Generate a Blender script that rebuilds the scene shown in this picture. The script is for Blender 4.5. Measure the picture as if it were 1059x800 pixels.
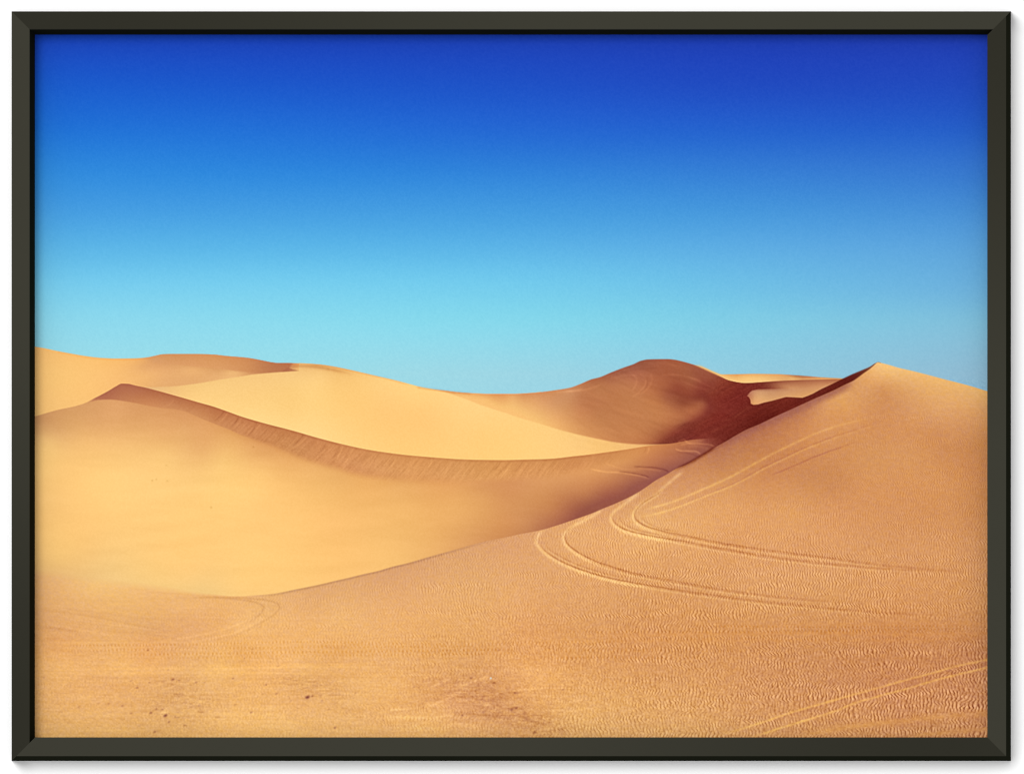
# A framed print of desert dunes on a white wall, seen a little from below and from the right.
import bpy, math
import numpy as np

C = bpy.context.scene
for o in list(bpy.data.objects):
    bpy.data.objects.remove(o, do_unlink=True)

# ---------------------------------------------------------------- camera
# one millimetre on the wall is one unit of the 1059 x 800 view; the wall is the plane y = 0
DIST = 6.0
CAM = (1.2, -DIST, -1.2)                      # right of and below the picture, film plane parallel to the wall
cd = bpy.data.cameras.new('camera'); cam = bpy.data.objects.new('camera', cd)
C.collection.objects.link(cam); C.camera = cam
cam.location = CAM; cam.rotation_euler = (math.pi / 2, 0, 0)
cd.sensor_width = 36.0; cd.lens = 36.0 * DIST / 1.059
cd.shift_x = -CAM[0] / 1.059; cd.shift_y = -CAM[2] / 1.059
cd.clip_end = 200.0

# ---------------------------------------------------------------- light
AMBIENT, KEY = 0.83, 2650.0
w = bpy.data.worlds.new('World'); C.world = w; w.use_nodes = True
w.node_tree.nodes['Background'].inputs[0].default_value = (1, 1, 1, 1)
w.node_tree.nodes['Background'].inputs[1].default_value = AMBIENT
ld = bpy.data.lights.new('studio_lamp', 'AREA'); lamp = bpy.data.objects.new('studio_lamp', ld)
C.collection.objects.link(lamp)
lamp.location = (-5.2, -20.0, 5.6)
ld.shape = 'DISK'; ld.size = 13.0; ld.energy = KEY
from mathutils import Vector
lamp.rotation_euler = (Vector((0, 0, 0)) - lamp.location).to_track_quat('-Z', 'Y').to_euler()
C.view_settings.view_transform = 'Standard'; C.view_settings.look = 'None'
C.cycles.filter_width = 1.1
C.view_settings.exposure = 0.0; C.view_settings.gamma = 1.0
LIGHT_ON_PRINT = 1.295                         # radiance a white card would show where the print hangs

def at(px, py, d=0.0):
    """the point that is d metres in front of the wall and shows at (px, py)"""
    W = np.array([(px - 529.5) / 1000, 0.0, (400 - py) / 1000])
    return tuple(W + (np.array(CAM) - W) * (d / DIST))

def lin(c):
    c = np.asarray(c, float) / 255.0
    return np.where(c <= 0.04045, c / 12.92, ((c + 0.055) / 1.055) ** 2.4)

def link(name, verts, faces, mat, parent=None):
    me = bpy.data.meshes.new(name); me.from_pydata(verts, [], faces); me.update()
    o = bpy.data.objects.new(name, me); C.collection.objects.link(o)
    if mat: me.materials.append(mat)
    if parent: o.parent = parent
    return o

def material(name, rgb, rough=0.5, spec=0.3):
    m = bpy.data.materials.new(name); m.use_nodes = True
    b = m.node_tree.nodes['Principled BSDF']
    b.inputs['Base Color'].default_value = (*rgb, 1); b.inputs['Roughness'].default_value = rough
    b.inputs['Specular IOR Level'].default_value = spec
    return m, m.node_tree, b

# ---------------------------------------------------------------- wall
wm, nt, b = material('white_wall_paint', (0.91, 0.91, 0.91), 0.9, 0.0)
nz = nt.nodes.new('ShaderNodeTexNoise'); nz.inputs['Scale'].default_value = 260; nz.inputs['Detail'].default_value = 3
bp = nt.nodes.new('ShaderNodeBump'); bp.inputs['Strength'].default_value = 0.03; bp.inputs['Distance'].default_value = 0.0005
tc = nt.nodes.new('ShaderNodeTexCoord')
nt.links.new(tc.outputs['Object'], nz.inputs['Vector']); nt.links.new(nz.outputs['Fac'], bp.inputs['Height']); nt.links.new(bp.outputs['Normal'], b.inputs['Normal'])
wall = link('wall', [(-6, 0, -4), (6, 0, -4), (6, 0, 4), (-6, 0, 4), (-6, .1, -4), (6, .1, -4), (6, .1, 4), (-6, .1, 4)],
            [(0, 1, 2, 3), (5, 4, 7, 6), (0, 4, 5, 1), (1, 5, 6, 2), (2, 6, 7, 3), (3, 7, 4, 0)], wm)
wall['kind'] = 'structure'

# ---------------------------------------------------------------- the printed picture
# The sheet behind the moulding is itself flat and printed: a photograph of dunes.
# Its ink is worked out here, region by region, in sheet coordinates (1 unit = 1 mm-ish dot).
PX0, PY0, PX1, PY1 = 30.0, 30.0, 1027.0, 768.0      # extent of the sheet (runs under the rebate)

def vnoise(X, Y, sx, sy, seed):
    rng = np.random.RandomState(seed)
    u = X / sx + 7.3; v = Y / sy + 3.1
    iu = np.floor(u).astype(int); iv = np.floor(v).astype(int)
    fu = u - iu; fv = v - iv
    iu -= iu.min(); iv -= iv.min()
    g = rng.uniform(-1, 1, (iv.max() + 2, iu.max() + 2))
    fu = fu * fu * (3 - 2 * fu); fv = fv * fv * (3 - 2 * fv)
    a = g[iv, iu] * (1 - fu) + g[iv, iu + 1] * fu
    b = g[iv + 1, iu] * (1 - fu) + g[iv + 1, iu + 1] * fu
    return a * (1 - fv) + b * fv

def crv(pts, x):
    """smooth curve through points, y at x (monotone cubic hermite)"""
    p = sorted(pts); px = np.array([q[0] for q in p], float); py = np.array([q[1] for q in p], float)
    h = np.diff(px); d = np.diff(py) / h
    m = np.zeros(len(px)); m[0] = d[0]; m[-1] = d[-1]
    for i in range(1, len(px) - 1):
        if d[i - 1] * d[i] > 0:
            w1 = 2 * h[i] + h[i - 1]; w2 = h[i] + 2 * h[i - 1]
            m[i] = (w1 + w2) / (w1 / d[i - 1] + w2 / d[i])
    xi = np.clip(x, px[0], px[-1])
    k = np.clip(np.searchsorted(px, xi, side='right') - 1, 0, len(h) - 1)
    t = (xi - px[k]) / h[k]
    return ((2*t**3 - 3*t**2 + 1) * py[k] + (t**3 - 2*t**2 + t) * h[k] * m[k]
            + (-2*t**3 + 3*t**2) * py[k + 1] + (t**3 - t**2) * h[k] * m[k + 1])

def spline(pts, step=0.7):
    """dense catmull-rom polyline through points"""
    P = np.array(pts, float); P = np.vstack([2*P[0]-P[1], P, 2*P[-1]-P[-2]])
    out = []
    for i in range(1, len(P) - 2):
        n = max(2, int(np.hypot(*(P[i+1]-P[i])) / step))
        t = (np.arange(n) / n)[:, None]
        out.append(0.5 * ((2*P[i]) + (-P[i-1]+P[i+1])*t + (2*P[i-1]-5*P[i]+4*P[i+1]-P[i+2])*t**2
                          + (-P[i-1]+3*P[i]-3*P[i+1]+P[i+2])*t**3))
    out.append(P[-2:-1])
    return np.vstack(out)

def field(pts, X, Y, reg=0.02, nx=64, ny=48, sy=1.0):
    """smooth colour field through scattered samples (x, y, r, g, b): thin plate spline"""
    A = np.array(pts, float)
    # merge duplicates
    P = A[:, :2] / 100.0; P = P * [1, sy]; C = A[:, 2:]
    def phi(r2): return 0.5 * r2 * np.log(r2 + 1e-12)
    n = len(P)
    K = phi(((P[:, None] - P[None]) ** 2).sum(-1)) + reg * np.eye(n)
    Q = np.hstack([np.ones((n, 1)), P])
    M = np.block([[K, Q], [Q.T, np.zeros((3, 3))]])
    W = np.linalg.solve(M, np.vstack([C, np.zeros((3, 3))]))
    x0, x1, y0, y1 = X.min(), X.max(), Y.min(), Y.max()
    gx = np.linspace(x0, x1, nx) / 100; gy = np.linspace(y0, y1, ny) / 100
    GX, GY = np.meshgrid(gx, gy * sy)
    r2 = (GX[..., None] - P[:, 0]) ** 2 + (GY[..., None] - P[:, 1]) ** 2
    G = phi(r2) @ W[:n] + W[n] + GX[..., None] * W[n+1] + GY[..., None] * W[n+2]
    lo = C.min(0) - 5; hi = C.max(0) + 4
    G = np.clip(G, lo, hi)
    u = (X[0] - x0) / (x1 - x0) * (nx - 1); v = (Y[:, 0] - y0) / (y1 - y0) * (ny - 1)
    iu = np.clip(u.astype(int), 0, nx - 2); iv = np.clip(v.astype(int), 0, ny - 2)
    fu = (u - iu)[None, :, None]; fv = (v - iv)[:, None, None]
    T = G[iv] * (1 - fv) + G[iv + 1] * fv
    return T[:, iu] * (1 - fu) + T[:, iu + 1] * fu

def sm(a, b, x):
    t = np.clip((x - a) / (b - a), 0, 1); return t * t * (3 - 2 * t)

def under(pts, X, Y, soft=0.55):
    y = crv(pts, X[0])[None, :]
    return np.clip((Y - y) / (2 * soft) + 0.5, 0, 1)

# outlines -----------------------------------------------------------------
SKY_L = [(20,356),(36,358.3),(45,359.8),(60,363),(75,365.8),(90,368.3),(105,370),(120,370.6),(140,370.4),(152,369.5),(160,368),(168,366.4),(180,366.1),(200,366.1),(220,366.6),(235,368.2),(250,369.4),(258,370.3),(270,372.5),(280,374.5),(288,375.4),(296,375.4),(310,375.6),(330,376.8),(345,379),(360,382),(375,385.4),(390,388.9),(410,393.5),(425,397.5),(437,400.6),(448,402.4),(460,403.8),(475,405.6),(490,406.6),(505,407.2),(530,407.2),(550,406.2),(565,404.5)]
HILL = [(540,406.9),(552,406.1),(565,404.6),(575,403.2),(590,400.6),(600,397),(612,392),(620,390),(632,385),(645,380),(655,376.5),(663,372.9),(670,371.6),(690,371.2),(697,371.8),(705,373.5),(714,376),(722,378.6),(735,384),(745,389),(752,392.6),(763,395.2),(775,396)]
BACK = [(700,374.5),(714,376.4),(722,378.6),(730,381),(738,384.6),(746,387),(760,386.9),(780,386.4),(805,386.8),(820,387.7),(835,388.8),(850,390),(868,391),(890,392)]
STRIP_LO = [(735,384.5),(745,389.2),(752,392.7),(763.5,395.4),(771,396.2),(785,395.3),(806,393.8),(830,392.7),(860,392.2),(900,392)]
CREST_TOP = [(126,400),(150,400.2),(175,399.6),(200,397),(230,392),(250,389),(262,387),(275,385.8),(290,384.6),(305,383.6),(309,383)]
EDGE_R = [(430,399.0),(437,400.6),(448,402.6),(460,405.2),(470,408.4),(480,412),(500,419.6),(520,426),(540,432.6),(560,438.5),(580,444.6),(600,449.6),(620,454),(640,457.6),(660,459.2),(684,459.5),(705,460)]
CREST = [(20,434),(36,430.3),(47,427.2),(60,423.6),(77,420),(88,416.6),(97,412),(105,408),(113,403.6),(120,399.4),(126,396.6),(132,396.8),(140,398.6),(150,400.7),(165,404.6),(185,410.2),(205,416),(220,420.2),(235,425.4),(250,430.8),(265,435.3),(280,439.4),(295,443.2),(310,447.3),(325,451.7),(345,457),(360,460.6),(380,464.8),(400,467.9),(420,470.4),(440,472.2),(460,473.8),(480,475),(500,475.5),(520,475.7),(540,475.2),(560,474.7),(575,473.8),(590,472),(605,470.4),(620,468.5),(640,465.7),(655,463.4),(672,460.6),(684,459.4),(697,458),(706,456.2),(716,454.5),(730,453.2),(745,452.6)]
SLIP_LO = [(90,417),(102,413.4),(114,413),(128,414.6),(142,417),(156,420),(168,421.8),(180,423),(192,425.6),(202,430),(213,434.6),(225,439.3),(237,444),(247,448.6),(258,452.4),(270,456.6),(282,460.6),(300,468.4),(316,474.6),(333,479.6),(351,484.4),(362,488),(375,491),(392,493.5),(410,495),(430,495.8),(450,496.4),(475,497),(495,497),(515,496),(530,495.2),(550,494.6),(572,492),(594,487.5),(615,483),(640,477),(665,468),(684,461)]
RIGHT = [(20,589),(36,591),(55,594),(92,599),(130,603.5),(168,608.5),(206,613.6),(225,615),(240,616.2),(250,616.2),(262,615.3),(281,613.8),(306,609),(332,603.7),(345,600.6),(360,597.2),(375,593.6),(391,590),(406,585.6),(422,581.8),(442,576),(463,570.2),(483,564.5),(503,559.2),(522,555.4),(540,551.6),(551,549.6),(561,547.5),(572,544.2),(582,541),(592,537.6),(603,533.8),(614,529.8),(624,525.5),(636,520.6),(647,515.6),(657,510.6),(668,503.6),(678,496.6),(690,490),(700,484),(710,480),(720,474),(730,468.4),(741,461.6),(751,456),(760,450.6),(772,444),(785,438.6),(795,433.8),(806,428.6),(818,423.2),(829,418.2),(840,413.2),(851,408.4),(862,403.6),(874,397.6),(883,393.2),(893,386),(900,381),(903,378.4),(908,374.6),(913,375.6),(920,377.4),(928,379.8),(945,383.8),(960,387.6),(975,391.6),(990,395.4),(1005,399.4),(1020,404),(1030,407)]
DARKF = [(780,425),(806,413),(813,410.6),(822,410.7),(830,410.2),(840,406.8),(848,402.8),(857,398.6),(864,395.2),(871,391.7),(881,387),(891,382.8),(900,378.8),(905,375.6),(908.5,374.4),(912,375.6)]
PATCH = [(775.5,405.6),(778,403.6),(784,402.4),(806,401.8),(825,401.6),(844,401.6),(849,401.8),(840,407.2),(830,411.4),(813,410.4),(806,412.2),(798,414.4),(790.5,416),(784,418),(779,418.4),(776.5,417.2),(776,413.4),(774.8,411),(772.6,409.2)]

def poly_mask(poly, X, Y):
    P = np.array(poly, float); inside = np.zeros(X.shape, bool); dist = np.full(X.shape, 1e9)
    n = len(P)
    for i in range(n):
        x1, y1 = P[i]; x2, y2 = P[(i + 1) % n]
        c = ((y1 > Y) != (y2 > Y)) & (X < (x2 - x1) * (Y - y1) / (y2 - y1 + 1e-12) + x1)
        inside ^= c
        dx, dy = x2 - x1, y2 - y1
        t = np.clip(((X - x1) * dx + (Y - y1) * dy) / (dx * dx + dy * dy), 0, 1)
        dist = np.minimum(dist, np.hypot(X - x1 - t * dx, Y - y1 - t * dy))
    return np.clip(np.where(inside, dist, -dist) / 1.3 + 0.5, 0, 1)

SKY_C = []
for x, col in ((60, [(30,76,196),(28,92,206),(32,112,216),(48,136,224),(68,154,228),(94,180,232),(120,202,236),(143,214,234),(158,218,228)]),
               (320,[(30,72,194),(28,84,202),(34,110,216),(42,130,224),(66,154,228),(92,182,233),(120,205,237),(140,216,235),(154,220,230)]),
               (550,[(32,70,190),(30,80,198),(36,100,212),(46,126,220),(66,152,226),(92,180,232),(116,204,236),(136,216,234),(160,212,226)]),
               (790,[(34,66,188),(34,72,192),(36,94,206),(52,122,216),(68,148,222),(94,172,228),(110,190,228),(128,202,226),(142,202,222)]),
               (990,[(36,66,184),(34,74,190),(38,92,202),(54,116,211),(72,140,217),(94,162,221),(110,174,220),(132,188,216),(146,184,208)])):
    for y, c, db in zip((45,82,130,172,214,258,297,338,386), col, (0,2,4,6,5,3,1,0,0)):
        SKY_C.append((x, y, c[0], c[1], c[2] - db))

LEFT_C = [(45,365,248,192,116),(80,372,250,194,116),(60,390,251,198,120),(60,420,250,196,120),(100,385,250,194,118),(100,405,250,194,118),(120,375,247,188,112),(125,390,246,188,116),
 (145,372,238,176,106),(150,378,226,166,106),(150,390,240,182,114),(165,372,214,152,98),(165,369,210,150,96),(200,369,212,150,94),(200,376,214,154,98),(230,372,212,148,94),(230,380,214,154,98),(250,374,206,142,92),(262,384,206,142,92),
 (160,383,234,174,112),(200,382,234,176,114),(200,390,228,170,110),(170,394,230,172,112),(230,387,230,174,114),(240,384,236,182,118),(150,397,236,178,112),
 (270,378,194,128,84),(285,382,190,124,82),(293,378,184,114,78),(290,384,190,128,84),(310,380,244,190,116),(180,388,230,172,112)]
FACE_C = [(160,368,210,150,98),(180,371,212,150,96),(200,371,214,150,96),(220,371,214,150,94),(240,374,212,146,92),(255,376,208,142,90),(262,381,202,136,86),(272,379,192,126,82),(285,379,184,116,76),(296,379,184,114,76),(280,384,188,122,80),(240,378,214,150,96),(175,375,218,156,102)]
LIT_C = [(160,401,232,184,124),(180,402,240,192,124),(200,400,244,198,126),(230,395,246,200,128),(200,410,250,204,130),(260,392,246,200,128),(300,390,247,202,130),(300,400,248,202,126),(260,410,250,204,128),(240,420,252,208,132),
 (270,430,254,212,136),(320,442,254,212,136),(300,420,250,204,126),(330,383,244,196,124),(340,400,250,202,124),(330,378,230,176,106),(370,386,246,196,120),(400,394,252,206,130),(430,403,254,208,130),(380,400,251,202,124),(360,420,252,202,122),(400,420,252,200,122),(350,445,253,208,130),
 (400,450,253,202,122),(440,430,253,200,122),(440,455,253,202,122),(470,415,254,208,132),(500,427,254,208,132),(500,450,254,204,124),(480,465,254,204,124),(540,440,253,206,128),(540,465,254,206,126),(580,455,252,204,128),(600,460,250,200,126),(620,460,248,196,120),(650,461,242,188,118),(675,460.5,232,176,112)]
HILL_C = [(460,407,240,184,112),(480,409,243,186,114),(500,412,244,188,114),(500,407.6,226,160,96),(520,408,220,150,92),(530,411,232,172,108),(520,420,243,188,114),(540,409,214,148,94),(545,425,240,184,114),(550,414,224,162,104),(560,411,214,150,100),(560,422,228,168,108),(560,432,238,182,112),(575,412,206,144,98),(590,406,202,140,96),(572,405,206,140,90),
 (600,400,190,124,82),(610,396,180,112,74),(620,393,172,104,70),(600,410,190,124,82),(620,400,184,118,76),(635,387,164,96,70),(645,382,158,92,68),(660,375,150,86,64),(680,373,160,90,64),(700,376,164,92,62),(640,392,178,110,76),(655,385,170,100,74),
 (650,398,186,118,78),(660,410,190,122,78),(640,410,188,120,76),(620,412,188,120,78),(585,420,206,144,94),(575,432,230,168,106),(590,430,212,148,94),(600,424,198,130,84),(605,440,208,142,88),(620,430,190,124,78),(680,390,170,98,66),(675,402,178,106,68),(680,415,186,116,72),(690,398,162,90,60),(705,385,162,92,62),(700,403,144,70,50),(695,392,160,88,60),(720,384,156,86,62),(715,395,158,88,60),
 (710,405,148,74,52),(705,418,150,80,54),(718,408,142,68,50),(728,400,136,60,48),(735,392,150,78,58),(690,426,190,120,76),(670,430,192,124,78),(650,430,192,124,78),(640,445,196,128,80),(625,450,206,138,86),(655,453,196,126,78),(700,430,184,112,72),(715,424,178,104,68),(725,418,164,92,62),(705,411,140,70,49),(720,412,133,62,46),(730,413,130,58,45),(690,409,158,88,62),(712,414,140,70,49),(698,410,150,80,55),(705,438,162,92,62),(690,443,168,96,62),(675,449,178,108,68),(672,456,176,104,66),(690,452,140,66,48),(700,447,138,60,46),(712,440,134,58,46),(722,432,142,66,50),(732,424,132,56,46)]
BOWL_C = [(730,415,134,58,46),(738,405,134,58,46),(745,398,136,58,46),(755,397,130,52,42),(765,400,120,42,38),(780,397,118,42,38),(780,401,122,46,40),(740,415,126,46,40),(750,420,120,42,38),(745,435,118,40,36),(765,415,118,40,37),(765,430,112,38,34),(780,425,106,34,30),(800,416,110,38,32),(815,413,112,38,32),(825,414,106,34,30),
 (795,425,102,32,28),(770,440,104,34,30),(755,448,108,36,32),(740,445,116,42,37),(730,440,124,46,40),(720,447,122,46,40),(712,452,120,46,42),(700,455,124,52,44),(830,413,104,34,30),(850,403,100,32,28),(870,395,98,30,26),(885,388,96,32,28),(900,380,120,60,40),(735,455,120,46,40),(722,428,132,58,46)]
SHADE_C = [(775,399,130,58,46),(790,397,140,72,54),(803,396,158,90,64),(830,396,180,114,78),(850,396,192,126,86),(865,394,180,112,76),(795,400,180,116,80),(820,400,200,138,94),(845,400,208,146,98),(830,403,208,148,100)]
PATCH_C = [(780,406,204,146,106),(780,414,222,162,106),(795,408,206,150,104),(795,413,218,162,108),(815,406,210,152,104),(810,410,214,156,104),(830,407,214,154,100),(845,403,212,152,98),(774,409,180,110,84)]
STRIP_C = [(738,385.5,240,190,124),(750,390,246,196,122),(770,390,244,192,118),(765,394,246,196,122),(790,388,232,176,108),(790,392,244,194,122),(810,388,222,162,100),(820,391,234,180,112),(825,388.6,170,104,66),(835,390,196,130,84),(815,392.8,222,164,104),(850,391,220,160,98),(862,391.5,216,154,94),(760,387.3,222,158,92)]
SLIP_C = [(95,414,192,124,88),(105,410,176,106,78),(115,407,178,108,78),(126,400,176,106,76),(124,410,186,118,82),(140,403,180,110,78),(140,412,192,124,82),(155,408,184,114,76),(155,416,200,132,86),(175,410,182,112,74),(175,419,200,134,88),(200,418,188,118,76),(205,426,200,134,86),(225,428,190,120,76),(235,438,202,136,88),(255,436,196,126,80),(265,450,204,138,88),(290,448,198,130,80),(300,462,208,144,90),(320,456,202,134,84),(335,474,212,146,92),(355,466,210,142,88),(365,483,216,150,96),(390,472,212,146,90),(400,488,218,154,96),(430,480,216,150,90),(450,490,220,156,96),(480,482,214,150,90),(500,490,218,154,92),(530,482,214,148,88),(545,490,216,150,92),(570,480,210,144,86),(590,482,210,142,86),(610,474,208,140,84),(640,470,206,138,82),(665,465,204,134,80)]
FRONT_C = [(45,436,214,156,102),(60,432,218,160,102),(80,428,218,160,102),(100,420,218,158,102),(120,418,224,162,106),(60,447,224,168,108),(100,435,224,164,106),(140,425,218,156,100),(160,430,222,160,102),(190,432,218,154,98),(190,442,226,166,105),(50,458,246,196,122),(90,455,240,184,114),(130,450,234,176,110),(130,462,244,190,118),(170,450,230,170,106),(170,468,246,194,120),(210,448,228,166,104),(210,462,230,170,106),(240,455,230,170,103),(230,475,246,194,118),(260,470,234,174,106),(275,462,222,158,96),(300,476,232,170,102),(320,484,236,176,106),(350,492,232,172,102),(270,488,250,195,118),(60,480,252,199,122),(110,480,253,201,124),(60,520,252,198,121),(150,490,253,202,126),(150,530,253,202,124),(200,510,253,203,125),(90,560,250,197,120),(60,580,246,196,120),(110,585,244,198,126),(60,590,236,186,118),(160,560,253,201,123),(160,595,249,202,126),(200,590,253,202,125),(220,540,253,201,122),(250,570,253,202,123),(250,605,253,203,125),(210,606,244,200,128),(270,520,253,198,120),(300,505,248,191,114),(300,560,253,199,120),(290,600,253,201,122),(340,540,250,191,114),(340,580,252,195,116),(340,510,242,184,108),(380,500,236,174,102),(380,550,246,188,112),(370,590,250,193,116),(420,500,230,168,100),(420,525,240,180,106),(420,560,240,182,108),(410,582,246,190,114),(460,503,228,162,96),(470,520,234,172,102),(460,545,232,170,100),(450,568,236,176,106),(500,503,216,150,92),(500,515,224,160,96),(500,535,222,158,94),(490,556,220,156,96),(530,505,212,144,90),(540,515,214,148,92),(530,530,214,148,92),(525,546,210,142,86),(545,546,200,134,86),(580,500,212,146,92),(575,512,202,134,84),(570,525,200,132,82),(580,533,178,108,76),(600,498,210,142,90),(605,510,195,126,80),(600,522,164,95,70),(612,523,150,84,68),(630,490,206,138,88),(630,500,190,120,78),(630,510,162,92,72),(640,514,152,84,70),(655,480,202,134,84),(655,492,180,110,76),(655,502,152,86,72),(672,472,198,126,80),(675,482,184,112,78),(678,492,154,88,74),(690,465,190,118,76),(695,475,176,104,76),(692,485,154,88,74),(705,462,180,108,72),(712,470,162,94,74),(708,479,152,86,72),(722,458,164,92,66),(728,465,152,84,70),(738,458,148,76,60),(545,500,214,148,94),(748,454,140,66,52),(560,540,188,120,80),(718,474,150,84,70)]
RIGHT_C = [(910,379,242,190,120),(925,386,238,184,116),(950,390,236,180,112),(980,399,234,178,110),(1015,408,232,176,110),(905,390,232,172,108),(895,393,222,160,100),(900,405,216,154,98),(912,402,212,148,92),(920,412,209,145,93),(905,415,210,146,92),(940,405,220,160,102),(960,412,224,164,104),(990,415,228,168,106),(1015,425,222,160,102),(880,402,218,156,98),(870,412,222,160,98),(855,418,216,152,98),(885,418,218,154,96),(845,430,210,144,92),(865,430,216,150,92),(900,428,210,144,90),(930,425,212,148,96),(970,430,218,156,102),(1010,442,212,148,94),(930,445,212,146,92),(900,445,210,144,90),(960,450,210,144,90),(1015,460,204,138,84),(980,470,208,142,88),(1015,485,206,138,86),(940,470,214,150,94),(900,470,212,148,92),(860,470,208,142,90),(860,450,212,146,92),(835,420,188,122,88),(820,427,182,116,84),(830,435,200,132,86),(810,445,196,128,84),(800,436,180,112,82),(790,443,182,114,80),(790,455,192,124,80),(770,452,180,112,80),(765,465,192,126,82),(750,466,186,120,84),(760,480,200,134,86),(740,478,194,128,86),(725,482,200,134,88),(820,465,204,136,86),(830,490,204,138,88),(800,480,202,134,86),(810,505,212,146,92),(780,500,210,144,92),(750,500,212,148,94),(720,500,212,148,98),(700,498,210,146,98),(700,515,220,158,104),(680,510,216,154,102),(860,500,204,138,86),(890,500,212,146,92),(930,495,214,148,92),(980,500,214,148,92),(1010,510,206,140,86),(860,525,216,150,96),(820,530,222,158,100),(900,525,214,148,94),(960,530,212,146,92),(1010,535,208,142,88),(760,525,224,160,102),(720,535,228,166,106),(670,535,230,172,112),(640,540,228,168,110),(610,545,228,168,110),(650,525,220,160,106),(620,535,222,160,106),(580,555,226,166,110),(550,560,222,162,110),(520,570,222,162,110),(480,580,222,164,110),(440,590,222,164,112),(400,600,222,164,112),(360,612,227,170,113),(320,618,227,170,113),(300,625,233,176,115),(280,625,233,178,115),(350,640,237,180,115),(400,630,233,174,113),(450,620,231,172,111),(500,600,226,168,110),(560,590,224,164,108),(620,570,228,166,108),(690,575,224,162,104),(760,560,222,158,102),(830,565,220,156,102),(900,560,216,152,98),(960,560,216,152,98),(1010,565,212,148,96),(250,625,237,180,115),(230,640,235,176,111),(200,625,237,180,115),(200,645,231,172,113),(150,615,239,184,117),(150,632,233,176,109),(100,608,241,190,121),(100,620,237,182,115),(100,640,231,174,111),(60,605,235,180,117),(60,625,233,176,113),(60,648,229,170,111),(150,652,227,170,111),(250,650,241,184,117),(300,655,239,180,113),(60,665,233,170,105),(150,665,233,170,105),(60,690,241,182,113),(130,690,239,180,111),(60,720,235,176,111),(60,755,235,180,111),(120,715,233,174,111),(110,745,237,180,111),(180,700,233,176,112),(180,720,231,175,112),(180,745,234,178,111),(230,715,237,180,113),(230,690,241,184,113),(230,745,243,186,115),(300,690,239,180,113),(310,705,234,177,111),(310,720,235,176,111),(300,745,243,186,115),(350,700,233,175,110),(360,720,237,180,113),(350,745,241,184,115),(400,690,235,176,111),(400,710,239,180,111),(400,745,239,180,113),(450,665,229,168,103),(350,670,233,172,105),(250,670,235,174,105),(550,655,225,160,99),(460,690,226,165,103),(480,705,224,163,104),(500,715,222,160,104),(520,730,224,162,104),(470,725,227,164,107),(540,745,226,165,104),(500,750,231,170,109),(450,750,241,182,113),(550,700,235,172,107),(560,720,230,168,104),(590,740,232,174,108),(600,700,226,164,102),(600,670,222,158,96),(650,680,218,154,96),(650,720,226,166,102),(650,750,230,172,108),(600,640,222,160,102),(540,620,229,168,109),(650,615,220,158,100),(700,640,216,152,94),(720,600,220,158,102),(780,600,222,160,104),(760,645,214,150,92),(700,700,218,156,98),(720,740,226,166,104),(780,690,212,148,94),(780,740,218,156,100),(850,600,220,158,102),(850,650,210,146,90),(850,690,206,142,92),(850,740,214,150,96),(920,600,218,154,98),(920,650,208,142,88),(930,690,202,136,88),(930,730,206,140,92),(980,600,216,152,96),(1000,640,208,144,90),(1010,670,198,132,86),(1010,710,204,138,92),(1010,750,208,142,94),(950,580,216,152,98),(900,755,214,150,96),(980,745,208,144,94)]

T1o = [(566,546.2),(560,549.5),(556.2,554),(554.6,561),(559.6,568.6),(568.6,575.9),(582,583.4),(602,591.2),(624,597.8),(648.5,603),(690,609.8),(725,615),(756,619.2),(790,623.4),(825,626.6),(868,630.8),(931,635),(1005,637.5)]
T1i = [(624.5,525.6),(617,530.5),(609,535.2),(594,543),(586,549.4),(582.4,557),(587,565.6),(600.5,575),(619,583.4),(644,591.2),(669,597),(699,602.6),(741,610),(794,617),(856,622.4),(912,626.4)]
T2o_ = [(663,507.6),(655,513.6),(646.5,520.4),(635,528.9),(631.6,537),(637,544.6),(650.6,550.8),(673.6,555.8),(698,559.8),(734.5,566.7),(794,576.7),(850,583.2),(906,588),(974,591)]
T2i_ = [(707,487),(700,492),(694.5,496.6),(686,504),(678,512),(663,521.6),(655,531),(656,538.4),(665,544.8),(682,550.2),(706,555),(741,562),(797,570.6),(856,577.8),(912,585)]
T2o = T2o_ + [(1026,593.5)]
T2i = T2i_ + [(965,589.2),(1026,592)]
T3a = [(664,527.4),(696.6,518.3),(723.7,507),(742,499),(760,490.6),(780,479.2),(798,469.6),(815,461),(831.6,453.4),(845,447.4),(860,442.2),(871,438.8),(896,432.6),(914,428.6),(943,424.8)]
T3b = [(662,534.6),(696.6,525.8),(728,513.4),(760,500.6),(790,484.4),(818,471),(838,462),(860,453.8),(880,447.4),(896,442.4),(908.5,438.8),(930,434)]
T3c = [(790,494),(821,481.5),(840,473),(860,465.4),(876,460),(896,452)]
T4a = [(740,761),(780,749),(818.6,736),(850,727),(881,718.2),(905,711.7),(931,704.2),(960.5,696.4),(989.6,688.4),(1026,680.5)]
T4b = [(766,765),(790,757.6),(818.6,748.6),(850,739),(868.5,733),(881,727.4),(907.5,719.6),(934,712.7),(955,706.4),(973.7,701),(997.6,695.2),(1026,688.6)]
T5 = [(800,766),(850,756),(881,751),(920.7,746.4),(973.7,740.4),(1030,736.6)]
T6 = [(930,764),(955,758.9),(987,756.4),(1030,752.6)]
L1 = [(170,617.8),(200,617.6),(247,617.8),(262,618.9),(276,620.2),(286,623.2),(289,627.4),(286.6,632),(281,636.9),(266,645),(247,653.7)]
L1b = [(281,636.9),(266,645),(247,653.7),(222,660.6),(190,665.5)]
L2 = [(225,618.4),(247,619.6),(261,621.7),(269.6,624.6),(272.4,628.4),(269.6,634),(260.4,640.6),(250,645.6)]
L2b = [(260.4,640.6),(238,650),(209,657.4),(190,660.4),(168,663)]

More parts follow.
